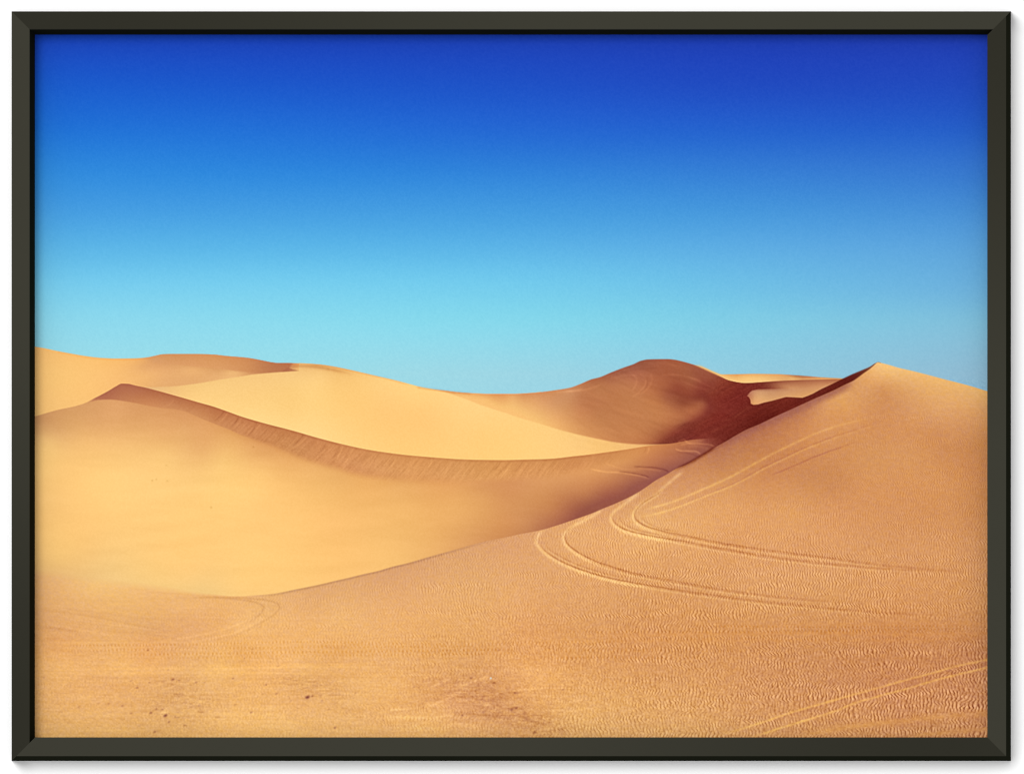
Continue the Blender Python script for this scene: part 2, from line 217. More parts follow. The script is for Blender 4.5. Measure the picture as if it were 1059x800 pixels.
def stroke(L, pts, w, amp, off=(0, 0), taper=(0.06, 0.1), rough=0.25, seed=1, X0=0, Y0=0, S=1.0):
    """add amp along a path to luminance layer L (peak value, gaussian width w)"""
    P = spline(pts, 0.6); n = len(P)
    rng = np.random.RandomState(seed)
    k = np.linspace(0, 1, n)
    env = sm(0, taper[0] + 1e-6, k) * sm(0, taper[1] + 1e-6, 1 - k)
    nz = np.interp(np.arange(n), np.arange(0, n + 8, 5), rng.uniform(-1, 1, len(np.arange(0, n + 8, 5))))
    wob = np.interp(np.arange(n), np.arange(0, n + 14, 9), rng.uniform(-1, 1, len(np.arange(0, n + 14, 9)))) * 0.35
    R = int(np.ceil(w * 3 * S))
    H, W = L.shape
    tmp = np.zeros_like(L)
    for i in range(n):
        x = (P[i, 0] + off[0] - X0) * S; y = (P[i, 1] + off[1] + wob[i] * rough * 2 - Y0) * S
        ix, iy = int(round(x)), int(round(y))
        x0, x1, y0, y1 = max(0, ix-R), min(W, ix+R+1), max(0, iy-R), min(H, iy+R+1)
        if x0 >= x1 or y0 >= y1: continue
        gx = np.arange(x0, x1) - x; gy = np.arange(y0, y1) - y
        a = env[i] * (1 + rough * nz[i])
        g = a * np.exp(-(gx[None]**2 + gy[:, None]**2) / (2 * (w * S) ** 2))
        tmp[y0:y1, x0:x1] = np.maximum(tmp[y0:y1, x0:x1], g)
    L += amp * tmp

def picture(S=1.0):
    """printed colours of the sheet, 0..255 sRGB, S samples per unit"""
    nx = int((PX1 - PX0) * S) + 1; ny = int((PY1 - PY0) * S) + 1
    X, Y = np.meshgrid(np.linspace(PX0, PX1, nx), np.linspace(PY0, PY1, ny))
    xs = X[0]
    KW = dict(X0=PX0, Y0=PY0, S=S)
    def mix(img, col, m): return img * (1 - m[..., None]) + col * m[..., None]
    F = lambda pts, **k: field(pts, X, Y, **k)
    rng = np.random.RandomState(5)
    # sky
    cols = sorted(set(p[0] for p in SKY_C)); ys = Y[:, 0]
    prof = [np.stack([crv([(p[1], p[2 + c]) for p in SKY_C if p[0] == x], ys) for c in range(3)], 1) for x in cols]
    # level bands: a little of the column to column difference, blended smoothly across
    q = np.clip((xs - 20) / 1000, 0, 1) * (len(cols) - 1)
    wgt = np.stack([np.exp(-((q - i) / .85) ** 2) for i in range(len(cols))]); wgt /= wgt.sum(0)
    img = sum(prof[i][:, None, :] * wgt[i][None, :, None] for i in range(len(cols)))
    img += (vnoise(X, Y, 220, 40, 3) * .8)[..., None] * np.array([1.0, 1.0, .7])
    dither = vnoise(X, Y, 1.3, 1.3, 4) * 2.6 
    img += dither[..., None] * np.array([1.2, 1.0, .7])
    # far left dunes
    left = F(LEFT_C, reg=0.002, nx=240, ny=200, sy=2.0)
    m = under(SKY_L, X, Y) * (X < 560)
    img = mix(img, left, m)
    img += (((1 - sm(0, 3.2, Y - crv(SKY_L, xs)[None])) * m * (X < 560) * (X > 60))[..., None] * np.array([-4, -11, -14]) * 0.9)
    fc = F(FACE_C, reg=0.002, nx=240, ny=200, sy=2.0)
    face_lo = crv([(150,374),(165,375.4),(180,376.5),(200,378.6),(225,381),(245,383.4),(262,385),(280,386),(300,383.8),(310,383.4)], xs)[None]
    mf = (1 - sm(-1.2, 1.6, Y - face_lo)) * sm(150, 166, X + (375 - Y) * .6) * (1 - sm(300, 304, X + 0.6*(Y-376))) * m
    img = mix(img, fc, mf)
    wedge = poly_mask([(298,380),(303,382),(309.5,383.2),(309.5,384),(300,384.6),(290,385.4),(294,382)], X, Y)
    img = mix(img, np.array([174, 104, 72.]), wedge * .8)
    # brown hill with the saddle on its left
    hill = F(HILL_C, reg=0.0006, nx=260, ny=220)
    hm = np.where(X < 552, under(SKY_L, X, Y), np.where(X < 780, under(HILL, X, Y), 0)) * sm(436, 470, X)
    # background strip right of the hill
    img = mix(img, F(STRIP_C, reg=0.0005, nx=300, ny=300, sy=2.5), under(BACK, X, Y) * (X > 700) * (X < 908))
    img = mix(img, F(SHADE_C, reg=0.0005, nx=300, ny=300, sy=2.0), under(STRIP_LO, X, Y) * (X > 735) * (X < 908))
    img = mix(img, hill, hm * (X < 752 + (Y - 392) * 0.5) * (1 - sm(0, 8, X - 748)))
    # dark shaded bowl
    bowl = F(BOWL_C, reg=0.0006, nx=260, ny=220)
    bowl_e = crv([(371,762),(380,750),(390,742),(398,736),(405,731),(412,738),(421,741),(428,734),(434,722),(440,705),(446,703),(452,693),(457,683),(462,672)], Y[:, 0])[:, None]
    mb = sm(-15, 9, (X - bowl_e) + vnoise(X, Y, 14, 5, 31) * 2.5 - 2) * np.where(X < 752, under(HILL, X, Y), under(STRIP_LO, X, Y)) * (X < 906)
    shade_edge = crv([(740,396),(770,397.5),(778,401),(790,401),(800,397.5),(815,394.8),(835,392.6),(860,391)], xs)[None]
    # bowl gives way to the half-shaded band on its upper right
    mb = mb * (1 - sm(776, 812, X + (397 - Y) * 2.2) * (1 - sm(409.5, 410.5, Y)))
    bowl = bowl + [0, 1, -3] + (vnoise(X - Y * .2, Y + X * .55, 26, 1.8, 33) * 5 + vnoise(X, Y + X * .5, 9, 1.5, 34) * 3 + dither * 1.3)[..., None] * np.array([1, .6, .4])
    img = mix(img, bowl, mb)
    img = mix(img, F(PATCH_C, reg=0.001, nx=300, ny=300), poly_mask(PATCH, X, Y) * (0.55 + 0.45 * sm(401, 405.5, Y)))
    img = mix(img, bowl, under(DARKF, X, Y) * (X > 776) * (X < 911) * (1 - poly_mask(PATCH, X, Y)) * sm(409.8, 410.6, Y + np.where(X > 829, 60, 0)))
    # lighter rim of the hill
    rim = np.zeros_like(X); stroke(rim, [(716,376.8),(724,379),(732,382.6),(740,386),(750,390.4),(757,392.4)], .9, 1, taper=(.25,.1), rough=.1, **KW)
    img = mix(img, np.array([240, 188, 118.]), np.clip(rim, 0, 1) * .9)
    # sunlit dune
    crest = crv(CREST, xs)[None]
    lit = F(LIT_C, reg=0.002, nx=220, ny=180)
    mt = np.where(X < 309, under(CREST_TOP, X, Y, .8) * (X > 120), 1) * np.where(X > 432, under(EDGE_R, X, Y, 1.0 ), 1) * np.where((X >= 309) & (X <= 432.5), under(SKY_L, X, Y), 1)
    mt = np.where((X > 305) & (X < 309), np.maximum(mt, under(CREST_TOP, X, Y, .8)), mt) * (X < 705)
    img = mix(img, lit, mt)
    st = np.zeros_like(X)
    stroke(st, [(300,378.6),(318,378.6),(335,380.6),(352,384),(370,388)], 1.3, 1, taper=(.1,.35), rough=.15, **KW)
    stroke(st, [(318,376.3),(340,378.6),(360,382.6),(380,387.2),(400,391.6),(425,398.6)], .7, .5, rough=.2, **KW)
    stroke(st, [(430,400.2),(450,403),(470,405.6),(490,407)], .9, .8, rough=.2, **KW)
    img += st[..., None] * np.array([-20, -28, -22.])
    # front left dune
    front = F(FRONT_C, reg=0.008, nx=240, ny=200)
    mc = under(CREST, X, Y, .65) * (1 - sm(716, 748, X + (Y - 455) * -.8))
    front = np.maximum(front, [151, 84, 67]) + [0, 1, 1]; img = mix(img, front, mc)
    # slip face below the crest
    lo = crv(SLIP_LO, xs)[None]
    softw = 1.2 + 4.0 * sm(230, 330, X) + 3 * sm(560, 640, X)
    ms = (1 - sm(-1, 1, (Y - lo) / softw)) * mc * sm(90, 100, X) * (1 - sm(625, 690, X))
    slip = F(SLIP_C, reg=0.001, nx=240, ny=200)
    u = X + (Y - crest) * 0.95          # runnels lean to the right as they rise
    fr = sm(-1, 9, Y - crest) * 0.7 + 0.3
    u = X + (Y - crest) * .75
    run = vnoise(u, Y, 2.6, 14, 11) * 4 + vnoise(u, Y, 5, 22, 12) * 2.2 + vnoise(u, Y, 1.35, 8, 13) * 6 + vnoise(X, Y, 1.4, 1.4, 15) * 4
    ramp = 0.35 * sm(140, 190, X) + .65 * sm(225, 260, X)
    ramp = ramp * (1 - .45 * sm(560, 640, X))
    slip = slip + (run * ramp * fr)[..., None] * np.array([1, .95, .8])
    img = mix(img, slip, ms)
    dk = np.exp(-((Y - crest - 1.2) / 1.1) ** 2) * mc * (.25 * sm(90, 105, X) + .75 * sm(200, 260, X)) * (1 - sm(600, 680, X)) * (0.7 + .5 * vnoise(X, Y, 5, 50, 14))
    img += dk[..., None] * np.array([-12, -14, -10.])
    # runnel heads that bite into the crest, and deep single runnels
    rn = np.zeros_like(X)
    for (xa, ya, xb, yb, a) in ((232,425,219,437,-1),(236,426,224,439,.8),(247,431,237,443,-1),(250,432,240,444,.6),(266,436,256,451,-1),(270,437,260,447,.5),(314,449,300,464,-.9),(318,451,304,463,.6),(308,463,298,467,-.6),(355,460,344,481,.8),(352,460,340,478,-.7),(366,463,352,484,.6),(362,462,350,481,-.6),(392,468,378,488,-.4),(447,473,441,486,.6),(180,413,172,421,.4),(300,447,288,462,-.4),(330,454,318,470,.4),(338,456,326,474,-.4),(410,472,398,491,.4),(425,474,414,492,-.3),(530,477,516,494,.6),(527,477,513,492,-.6),(545,477,530,493,.5),(541,477,527,492,-.5),(556,477,545,490,.4),(518,477,508,488,-.6),(671,462,668,470,.8),(668,462,664,470,-.5)):
        stroke(rn, [(xa,ya),((xa+xb)/2+1,(ya+yb)/2),(xb,yb)], .62, a, taper=(.12,.5), seed=int(xa), **KW)
    img += rn[..., None] * np.array([14, 14, 10.]) * mc[..., None]
    # foot shadow of the slip face
    img += (np.exp(-((Y - lo + 1) / 5.) ** 2) * sm(190, 260, X) * (1 - sm(420, 520, X)) * mc)[..., None] * np.array([-5, -7, -6.])
    # marks in the hollow
    tr = np.zeros_like(X)
    for pts, w, a, off in (([(610,484.4),(618,486.4),(628,487.8),(640,488.2),(652,490),(665,492.6),(672,495.4)], .8, .9, (0,0)),
                           ([(640,487.2),(652,488.8),(665,491.2),(672,494)], .7, -1.2, (0,0)),
                           ([(626,479),(644,484.6),(665,486)], .8, .35, (0,0)),
                           ([(655,482.2),(668,482.8),(682,484),(689,486.4),(692,489)], .7, -1.1, (0,0)),
                           ([(660,484),(672,485),(684,487)], .7, .5, (0,0)),
                           ([(698,463.6),(703,465.8),(712,466.2),(720,466.8),(725,470)], .8, 1.3, (0,0)),
                           ([(700,466.6),(712,468.6),(722,472)], .8, -.5, (0,0)),
                           ([(700,457),(707,454.4),(712,458),(722,458.4),(733,459.4),(740,462)], .8, 1.1, (0,0)),
                           ([(712,462),(720,461),(734,464)], 1.4, .5, (0,0)),
                           ([(745,436),(760,431),(768,425),(778,419)], .9, .45, (0,0)),
                           ([(735,447),(750,441),(762,436)], .9, .3, (0,0)),
                           ([(704,459.8),(716,457),(728,455)], 1.0, .7, (0,0))):
        stroke(tr, pts, w, a, off, seed=int(pts[0][0]), **KW)
    tex_hollow = (X > 560) * (X < 800) * (Y > 370) * (Y < 520)
    img += tr[..., None] * np.array([18, 17, 10.])
    # wind marks on the brown hill
    hk = np.zeros_like(X)
    for pts, a in (([(654,387),(658,391),(657.6,397),(654,403)], .6),([(661,386),(667,391),(667,398),(660,406),(653,411)], .6),([(673,386),(674,393),(669,402),(661,408)], .6),([(663,388),(669,393),(668,400),(662,406)], -.5),
                   ([(585,404.6),(600,403.6),(612,401),(622,397)], .8),([(575,405.4),(590,404.4),(602,402)], .7),([(684,387.6),(700,387.4),(712,390),(726,394)], .7),([(715,391),(728,397),(740,402)], .6),([(703,393),(720,400),(732,402.6)], .4),([(678,375),(700,378),(716,384)], .35),([(632,391),(645,388),(660,388)], .45),([(640,386),(660,381.6),(680,381)], -.4)):
        stroke(hk, pts, .9, a, seed=int(pts[0][0]), **KW)
    hillmask = hm * (1 - mc) * (1 - under(RIGHT, X, Y))
    img += (hk * 12)[..., None] * np.array([1, .9, .7]) * hillmask[..., None]
    sweep = vnoise(X * .8 + Y * .9, Y - X * .25, 40, 4.0, 17) * 3.0 + vnoise(X + Y, Y - X * .5, 22, 3, 18) * 2.2
    img += (sweep * hillmask * sm(560, 620, X))[..., None] * np.array([1, .9, .7])
    # sand grain, very fine on the far dunes
    below = np.maximum.reduce([m, hm, under(BACK, X, Y) * (X > 700)])
    img += (dither * below)[..., None] * np.array([0.6, 0.8, 1.0])
    band = vnoise(X, Y + X * .12, 70, 9, 21) * 2.0 + vnoise(X, Y - .1 * X, 25, 4, 22) * 1.2
    img += (band * mc * (1 - ms))[..., None]
    for (x, y, a) in ((157.5,496.6,-17),(161.6,495.4,-15),(173,497,-12),(218.5,524.4,-16),(262,462,-14),(172,481,-8)):
        img += (a * np.exp(-((X - x) ** 2 + (Y - y) ** 2) / 1.3))[..., None]
    # ------------------------------------------------ right / foreground dune
    R = F(RIGHT_C, reg=0.0006, nx=280, ny=220)
    ry = crv(RIGHT, xs)[None]
    softr = 0.7 + 3.4 * (1 - sm(150, 245, X))
    mr = np.clip((Y - ry) / (2 * softr) + 0.5, 0, 1)
    d = Y - ry
    # dusky purple fringe under the shaded ridge
    pf = (1 - sm(1, 11, d - 0 * X)) * sm(735, 775, X) * (1 - sm(872, 888, X)) * mr
    pf2 = (1 - sm(0, 5, d)) * sm(700, 720, X) * (1 - sm(775, 800, X)) * mr
    R = mix(R, np.array([164, 100, 84.]), np.clip(pf * .85, 0, 1))
    R = mix(R, np.array([150, 82, 66.]), np.clip(pf2 * .45, 0, 1))
    img = mix(img, R, mr)
    # dark seam where the hollow meets the ridge
    sl = np.zeros_like(X); stroke(sl, [(694,487.6),(705,482),(716,476.4),(728,469.4),(742,461)], 1.1, 1, taper=(.25,.2), rough=.15, **KW)
    img += sl[..., None] * np.array([-38, -40, -36.])
    img += (np.exp(-((d - 1.0) / 1.3) ** 2) * sm(255, 300, X) * (1 - sm(440, 540, X)))[..., None] * np.array([-20, -18, -12.])
    # wind ripples: short wavering strokes stacked in rows, larger towards the viewer
    T = np.clip((Y - 440) / 320, 0, 1)
    per = 2.5 + 1.4 * T ** 1.3
    wy = vnoise(X, Y, 45, 14, 40) * 3.0 + vnoise(X, Y, 150, 30, 39) * 4
    rip = np.zeros_like(X)
    hh = 4.2 + 4.2 * T                     # height of a row of ripples
    vrow = np.cumsum(1.0 / hh[:, 0]) / S   # row number grows down the sheet
    V = vrow[:, None] + wy / hh
    rgr = np.random.RandomState(77)
    for o in (0.0, 0.5):
        q = V + o; row = np.floor(q).astype(int); fr_ = q - row
        row -= row.min()
        n_ = row.max() + 1
        phs = rgr.uniform(0, 2 * np.pi, n_)[row]; sl_ = rgr.uniform(-1, 1, n_)
        sl_ = (np.sign(sl_) * (.25 + .75 * np.abs(sl_)))[row]
        kk = (2 * np.pi / (2.5 + 1.4 * T ** 1.3)) * rgr.uniform(.9, 1.12, n_)[row]
        # one steady pitch inside a row, so strokes stay upright
        kr = np.zeros(n_); cnt = np.bincount(row.ravel(), minlength=n_); kr = np.bincount(row.ravel(), kk.ravel(), n_) / np.maximum(cnt, 1)
        kk = kr[row]
        wv = vnoise(X, row * 1.0, 16, 1.0, 47 + int(o * 4)) * 4.2 + vnoise(X, Y, 9, 3.0, 48 + int(o * 4)) * 2.4
        s_ = sl_ * vnoise(X, row * 1.0, 40, 1.0, 53 + int(o * 4)) * 1.6 + sl_ * .5
        w = np.sin(kk * X + phs + wv + s_ * (fr_ - .5) * 5.5)
        w = w + .3 * np.sin(2 * (kk * X + phs + wv + s_ * (fr_ - .5) * 5.5) + 1)
        cut = np.clip(.8 + .6 * vnoise(X, row * 1.0, 13, 1.0, 57 + int(o * 4)), 0.25, 1.3)
        rip += w * cut * np.sin(np.pi * fr_) ** 1.6
    rip *= 1.75
    amp = F([(908,385,0,0,0),(860,430,2,0,0),(760,470,2,0,0),(700,505,3,0,0),(900,470,4,0,0),(960,410,1.5,0,0),(1010,430,2,0,0),(860,490,5,0,0),(950,490,6,0,0),(1010,500,6,0,0),(1010,530,4,0,0),(900,540,3,0,0),(960,550,5,0,0),(800,540,4,0,0),(700,540,4.5,0,0),(600,560,4,0,0),(500,580,3,0,0),(400,610,2,0,0),(300,640,2,0,0),(200,630,.5,0,0),(60,630,.5,0,0),
              (700,575,6,0,0),(800,590,8,0,0),(900,600,7.5,0,0),(1000,600,7,0,0),(620,600,6,0,0),(500,620,4.5,0,0),(650,640,6,0,0),(750,640,7,0,0),(600,655,4,0,0),(850,655,6,0,0),(950,650,5,0,0),(1010,655,6,0,0),(600,690,7,0,0),(700,690,11,0,0),(800,700,13,0,0),(900,690,14,0,0),(1010,680,14,0,0),(900,730,15,0,0),(1010,730,17,0,0),(1010,755,18,0,0),(800,745,14,0,0),(700,745,9.5,0,0),(600,745,6,0,0),(550,720,3,0,0),(500,740,3.5,0,0),(450,755,4.5,0,0),(400,700,2.5,0,0),(300,700,2,0,0),(300,750,2.5,0,0),(100,700,1.2,0,0),(100,750,1.5,0,0)], reg=0.002)[..., 0]
    amp = np.clip(amp, 0, 18) * (1 + .45 * sm(500, 560, Y) * (1 - sm(650, 700, Y)))
    rows = 0.8 + 0.45 * vnoise(X, Y, 120, 5.5, 46)
    smooth = np.zeros_like(X)
    stroke(smooth, T5, 2.6, 1, taper=(.3, 0), rough=0, **KW); stroke(smooth, T6, 1.8, 1, taper=(.3, 0), rough=0, **KW)
    stroke(smooth, T4a, .9, .8, taper=(.1, 0), rough=0, **KW); stroke(smooth, T4b, .9, .8, taper=(.1, 0), rough=0, **KW)
    for y0, x0, x1, a in ((655.5, 560, 1030, .75), (661.5, 540, 1030, .5), (647, 700, 1030, .5)):
        smooth += a * np.exp(-((Y - y0 - vnoise(X, Y*0, 80, 9, int(y0))*1.5 - (X-800)*-.006) / 2.0) ** 2) * sm(x0, x0 + 120, X)
    smooth = np.clip(smooth, 0, 1)
    ra = amp * rows * (1 - .93 * smooth)
    rip = .95 * rip + .7 * vnoise(X, Y, 1.5, 2.4, 91) * (.6 + .4 * np.abs(rip))
    img += (rip * ra * (.52 + .48 * sm(500, 570, Y)) * mr * 1.2)[..., None] * np.array([.92, 1.0, .86])
    # smoother trodden bands read a little more orange
    img += (smooth * mr)[..., None] * np.array([5, 2, -4.]) * (X > 540)[..., None]
    # fine grain
    gr = vnoise(X, Y, 1.5, 1.4, 51) * 8.0 + vnoise(X, Y, 3.2, 2.0, 52) * 5.5
    img += (gr * mr * (0.45 + .8 * sm(560, 740, Y)))[..., None] * np.array([.9, 1, .9]) * (.62 + .38 * sm(380, 560, X))[..., None]
    hue = vnoise(X, Y, 2.3, 1.8, 93) * 4 + vnoise(X, Y, 5, 3, 94) * 2
    img += (hue * mr)[..., None] * np.array([.3, 0, -1.3])
    # long flat streaks in the left foreground
    stq = vnoise(X, Y + X * .01, 75, 2.6, 61) * 3 + vnoise(X, Y - X * .015, 22, 1.6, 62) * 3.0 + vnoise(X, Y, 140, 9, 63) * 2
    lf = (1 - sm(500, 720, X)) * sm(612, 640, Y)
    img += (stq * lf * mr * (.5 + .5 * sm(640, 700, Y)))[..., None] * np.array([.75, 1, 1.1])
    # fine lines sweeping down from the left
    for pts, a in (([(36,628),(60,632),(100,638),(150,648),(200,658)], -.6),([(36,646),(56,649),(80,653)], -1.0),([(50,645),(90,652),(120,657)], .6),([(80,641),(120,646),(180,654),(200,657)], .5),([(110,652),(150,655),(185,660)], -.4),([(40,619),(90,620),(150,622)], -.35),([(150,612),(190,614),(215,616.4),(245,618)], -.5),([(60,628),(110,634),(160,640),(200,640)], -.35),([(60,637),(100,640),(140,648)], .35),([(120,617),(170,619.5),(210,622)], -.3)):
        b = np.zeros_like(X); stroke(b, pts, .9, a, seed=int(pts[1][0]), **KW); img += (b * 8 * mr)[..., None] * np.array([.9, 1, 1])
    # rows of dots left by tyres, running straight across
    for y0, xa, xb, a, p, w in ((663.2,60,420,8,3.6,1.3),(668.0,70,520,7,4.0,1.3),(673.4,120,560,9,4.2,1.4),(676.6,140,600,6,3.8,1.2),(666,300,700,6,4.1,1.6),(672,540,800,6,4.4,2.0),(653,560,1000,6,4.2,1.4),(647.6,700,1026,9,3.8,1.0),(650.8,780,1026,9,3.8,1.0),(680,540,760,8,4.3,1.3),(660.6,640,900,5,4.2,1.4),(637,540,700,5,4.2,1.4),(707,600,700,6,4.3,1.8)):
        yc = y0 + vnoise(X, Y * 0, 110, 9, int(y0 * 3)) * 1.2 + (-(X - 400) * .012 if xa < 400 else 0) + (sm(200, 60, X) * 0)
        e = np.exp(-((Y - yc) / w) ** 2) * sm(xa, xa + 40, X) * (1 - sm(xb - 60, xb, X))
        a = a * 1.9; dots = 0.5 - 0.6 * (np.sin(X * 2 * np.pi / p + vnoise(X, Y, 25, 30, int(y0)) * 3) > 0.1)
        img += ((dots * .9 - .35) * a * e * mr)[..., None] * np.array([1.0, 1.6, 2.4])
    for y0, xa, xb, a in ((690,60,420,1),(686,230,420,.8),(696,90,400,.8),(683.4,200,500,-.5),(699,60,200,-.5),(708,40,180,-.6),(716,40,110,-.5),(664,40,300,.4),(672,40,200,-.3),(735,60,190,-.4),(753,60,200,.7),(737,40,300,.5)):
        yc = y0 + vnoise(X, Y * 0, 90, 9, int(y0)) * 1.3 - (X - 250) * .006
        e = np.exp(-((Y - yc) / 1.5) ** 2) * sm(xa, xa + 60, X) * (1 - sm(xb - 80, xb, X)) * (.7 + .5 * vnoise(X, Y, 18, 5, 77))
        img += (e * a * 12 * mr)[..., None] * np.array([.9, .9, .3])
    # scuffed patches in the foreground: streaky, greyer sand
    ob = vnoise(X - Y * 1.6, Y + X * .12, 10, 3.0, 301) * .8 + vnoise(X + Y * 2.2, Y - X * .2, 7, 2.4, 302) * .7 + vnoise(X, Y, 3.2, 1.5, 303) * 1.0 + vnoise(X, Y, 1.5, 1.2, 304) * .6
    for (cx, cy, rx, ry2, sl, a) in ((183,704,24,10,0,6),(195,722,34,9,.1,6),(185,735,46,10,0,4),(205,748,30,8,.1,3),(312,704,34,9,.12,6),(335,716,36,9,.15,4.5),(368,738,38,8,.12,4.5),(400,722,30,6,-.1,2.5),
                                     (478,703,44,8,-.05,5),(500,716,42,9,.12,7),(520,732,52,8,.18,8),(548,745,44,8,.12,6),(450,724,40,7,-.2,4),(560,756,40,5,0,4),(425,706,30,6,0,3)):
        yy = Y - cy - sl * (X - cx)
        q = ((X - cx) / rx) ** 2 + (yy / ry2) ** 2
        e = np.exp(-q ** 1.3)
        img += (-a * e * (.75 + .9 * ob) * mr)[..., None] * np.array([1.15, 1.3, .85])
    for (cx, cy, rx, ry2, sl, a) in ((260,742,60,9,0,5),(420,742,34,7,0,5),(250,690,60,5,0,3),(580,702,40,9,.2,5),(455,752,50,5,0,5),(395,700,36,6,.1,4),(100,728,60,14,0,2.5),(600,730,40,14,.1,4)):
        q = ((X - cx) / rx) ** 2 + ((Y - cy - sl * (X - cx)) / ry2) ** 2
        img += (a * np.exp(-q) * (.8 + .6 * ob) * mr)[..., None] * np.array([1, 1, .4])
    # swept scratches in that patch
    sc = np.zeros_like(X)
    for pts, w, a in (([(446,710),(455,706),(466,701)],1.1,1.1),([(476,710),(486,706),(496,702),(506,698)],1.2,1.2),([(440,731),(455,725),(470,718),(480,713)],1.2,1.1),([(452,732),(470,727),(490,722)],1,.5),([(400,737),(412,735),(426,733),(440,731)],1.1,-.8),([(402,734),(420,732.6),(438,731)],.9,1.2),([(398,741),(420,740.6),(445,742)],1.0,.7),([(430,705),(445,699),(470,699)],1,.5),
                      ([(470,737),(490,738),(520,741)],1.2,-1.1),([(450,741),(470,738.5)],.9,1),([(516,717),(526,715.8),(538,716)],.8,-1),([(530,714),(550,712),(566,711)],.9,1),([(535,718),(560,718.4),(575,720)],1,.7),([(527,733),(533,731),(542,733)],.9,-1.4),([(470,704),(484,707),(498,712)],1,-.5),([(508,704),(516,707)],1,-.8),([(420,721),(445,716),(470,712)],.9,-.4),([(560,735),(590,734),(600,737)],.9,.7),([(500,742),(530,743),(560,748)],1,-.6),([(456,750),(480,748),(500,752)],1,.6)):
        stroke(sc, pts, w, a, seed=int(pts[0][0] + pts[0][1]), **KW)
    for pts, a in (([(180,717),(186,717),(190,718)],-1.4),([(205,735),(210,736)],-1.6),([(222,741),(227,741.4)],-1.0),([(172,712),(182,708)],.9),([(165,737),(173,736)],.9),([(190,743),(240,743)],.5),([(176,706),(190,711)],-.4),([(158,735),(164,733)],-.9),([(160,756),(166,754)],-.9),([(206,722),(210,724)],-.6),([(150,710),(170,707)],.5)):
        stroke(sc, pts, .9, a, seed=int(pts[0][0]), **KW)
    img += (sc * 14)[..., None] * np.array([.9, 1, .8])
    # pebbles and crumbs
    peb = [(153,672,1.0,40),(178.8,702.2,1.1,55),(185,703,1.0,36),(203,705,1.1,34),(211.5,705.3,.8,30),(241,701,1.1,36),(135.5,703.6,1.1,30),(141.7,710.7,1.1,46),(154.5,705.3,.9,28),(171,739.5,1.5,88),(156,736.6,1.2,56),(174.8,746,1.1,56),(160,756.4,1.2,44),(260,736,1.2,52),(318,720.4,1.7,95),(323,719.4,1.0,50),(191,749.7,1.0,40),(275,707.6,1.0,34),(286,717,1.0,34),(253,680,.9,18),(287.5,688.6,1.0,32),(174,692,.9,22),(102,726.5,1.1,26),(112.5,727,1.0,24),(81.6,730.6,1.1,30),(126.5,729.4,1.0,26),(135.6,737.2,1.1,32),(45.5,700,1.0,22),(168,733,1.0,40),(161.6,732.6,1.0,40),(205.6,729.4,1.0,30),(147,749,1.0,18),(268,648,.8,12),(261,671,1.0,24),(487,700.6,1.2,46),(428,710,.9,34),(433,710.4,.9,34),(529,733.6,1.2,50),(534,731.6,1.0,46),(553,756.6,1.6,56),(346.5,752,1.3,50),(511,705.6,1.0,38),(582,712.6,1.0,30),(516,672,.9,26),(532.6,716,1.2,36),(500,736,1.2,38),(478,739,1.2,36),(206,620,.8,8),(333,724,1.0,30),(301,724,1.0,24),(243,728,.9,20),(397,744,1.0,22),(368,716,1.0,22),(340,733,1,24)]
    for (x, y, r, a) in peb:
        a = a * (.72 if a < 60 else .95)
        img += (-a * np.exp(-(((X - x) / 1.35) ** 2 + (Y - y + .25 * (X - x)) ** 2) / (r * r)) * mr)[..., None] * np.array([1.15, 1.2, .62])
    rngp = np.random.RandomState(9)
    for _ in range(260):
        x = rngp.uniform(40, 620); y = rngp.uniform(676, 760)
        wgt = max(np.exp(-((x-190)/50)**2 - ((y-722)/22)**2), .7*np.exp(-((x-315)/45)**2 - ((y-715)/18)**2), .9*np.exp(-((x-510)/60)**2 - ((y-725)/25)**2), .16)
        if rngp.rand() < wgt:
            a = rngp.uniform(4, 14); r = rngp.uniform(.6, 1.0)
            ix0 = max(0, int((x - 6 - PX0) * S)); ix1 = int((x + 6 - PX0) * S); iy0 = int((y - 5 - PY0) * S); iy1 = int((y + 5 - PY0) * S)
            xx = X[iy0:iy1, ix0:ix1]; yy = Y[iy0:iy1, ix0:ix1]
            img[iy0:iy1, ix0:ix1] -= (a * np.exp(-(((xx - x) / 1.5) ** 2 + (yy - y) ** 2) / (r * r)))[..., None] * np.array([1, .95, .7])
    img = mix(img, np.array([215, 225, 225.]), .9 * np.exp(-((X - 507.6) ** 2 + (Y - 700.8) ** 2) / 1.0))
    # ------------------------------------------------ tyre tracks
    tk = np.zeros_like(X); td = np.zeros_like(X)
    for P, seed in ((T1o, 1), (T1i, 2), (T2o, 3), (T2i, 4)):
        n = len(P); head = P[:int(n * .62) + 1]
        stroke(tk, head, 1.35, 1.3, (0, 0), taper=(.05, .45), rough=.18, seed=seed, **KW)
        stroke(tk, P[int(n*.3):], .8, .55, (0, 1.3), taper=(.2, .5), rough=.4, seed=seed + 9, **KW)
        j = 3
        stroke(td, P[j:j + int(n*.5)], .7, .6, (1.9, -1.6), taper=(.1, .5), rough=.4, seed=seed + 25, **KW)
        stroke(td, P[j:], .65, .66, (1.6, -1.7), taper=(.07, .75), rough=.45, seed=seed + 20, **KW)
        stroke(td, P[max(j, int(n*.45)):], .8, .42, (0, -.6), taper=(.15, .3), rough=.6, seed=seed + 30, **KW)
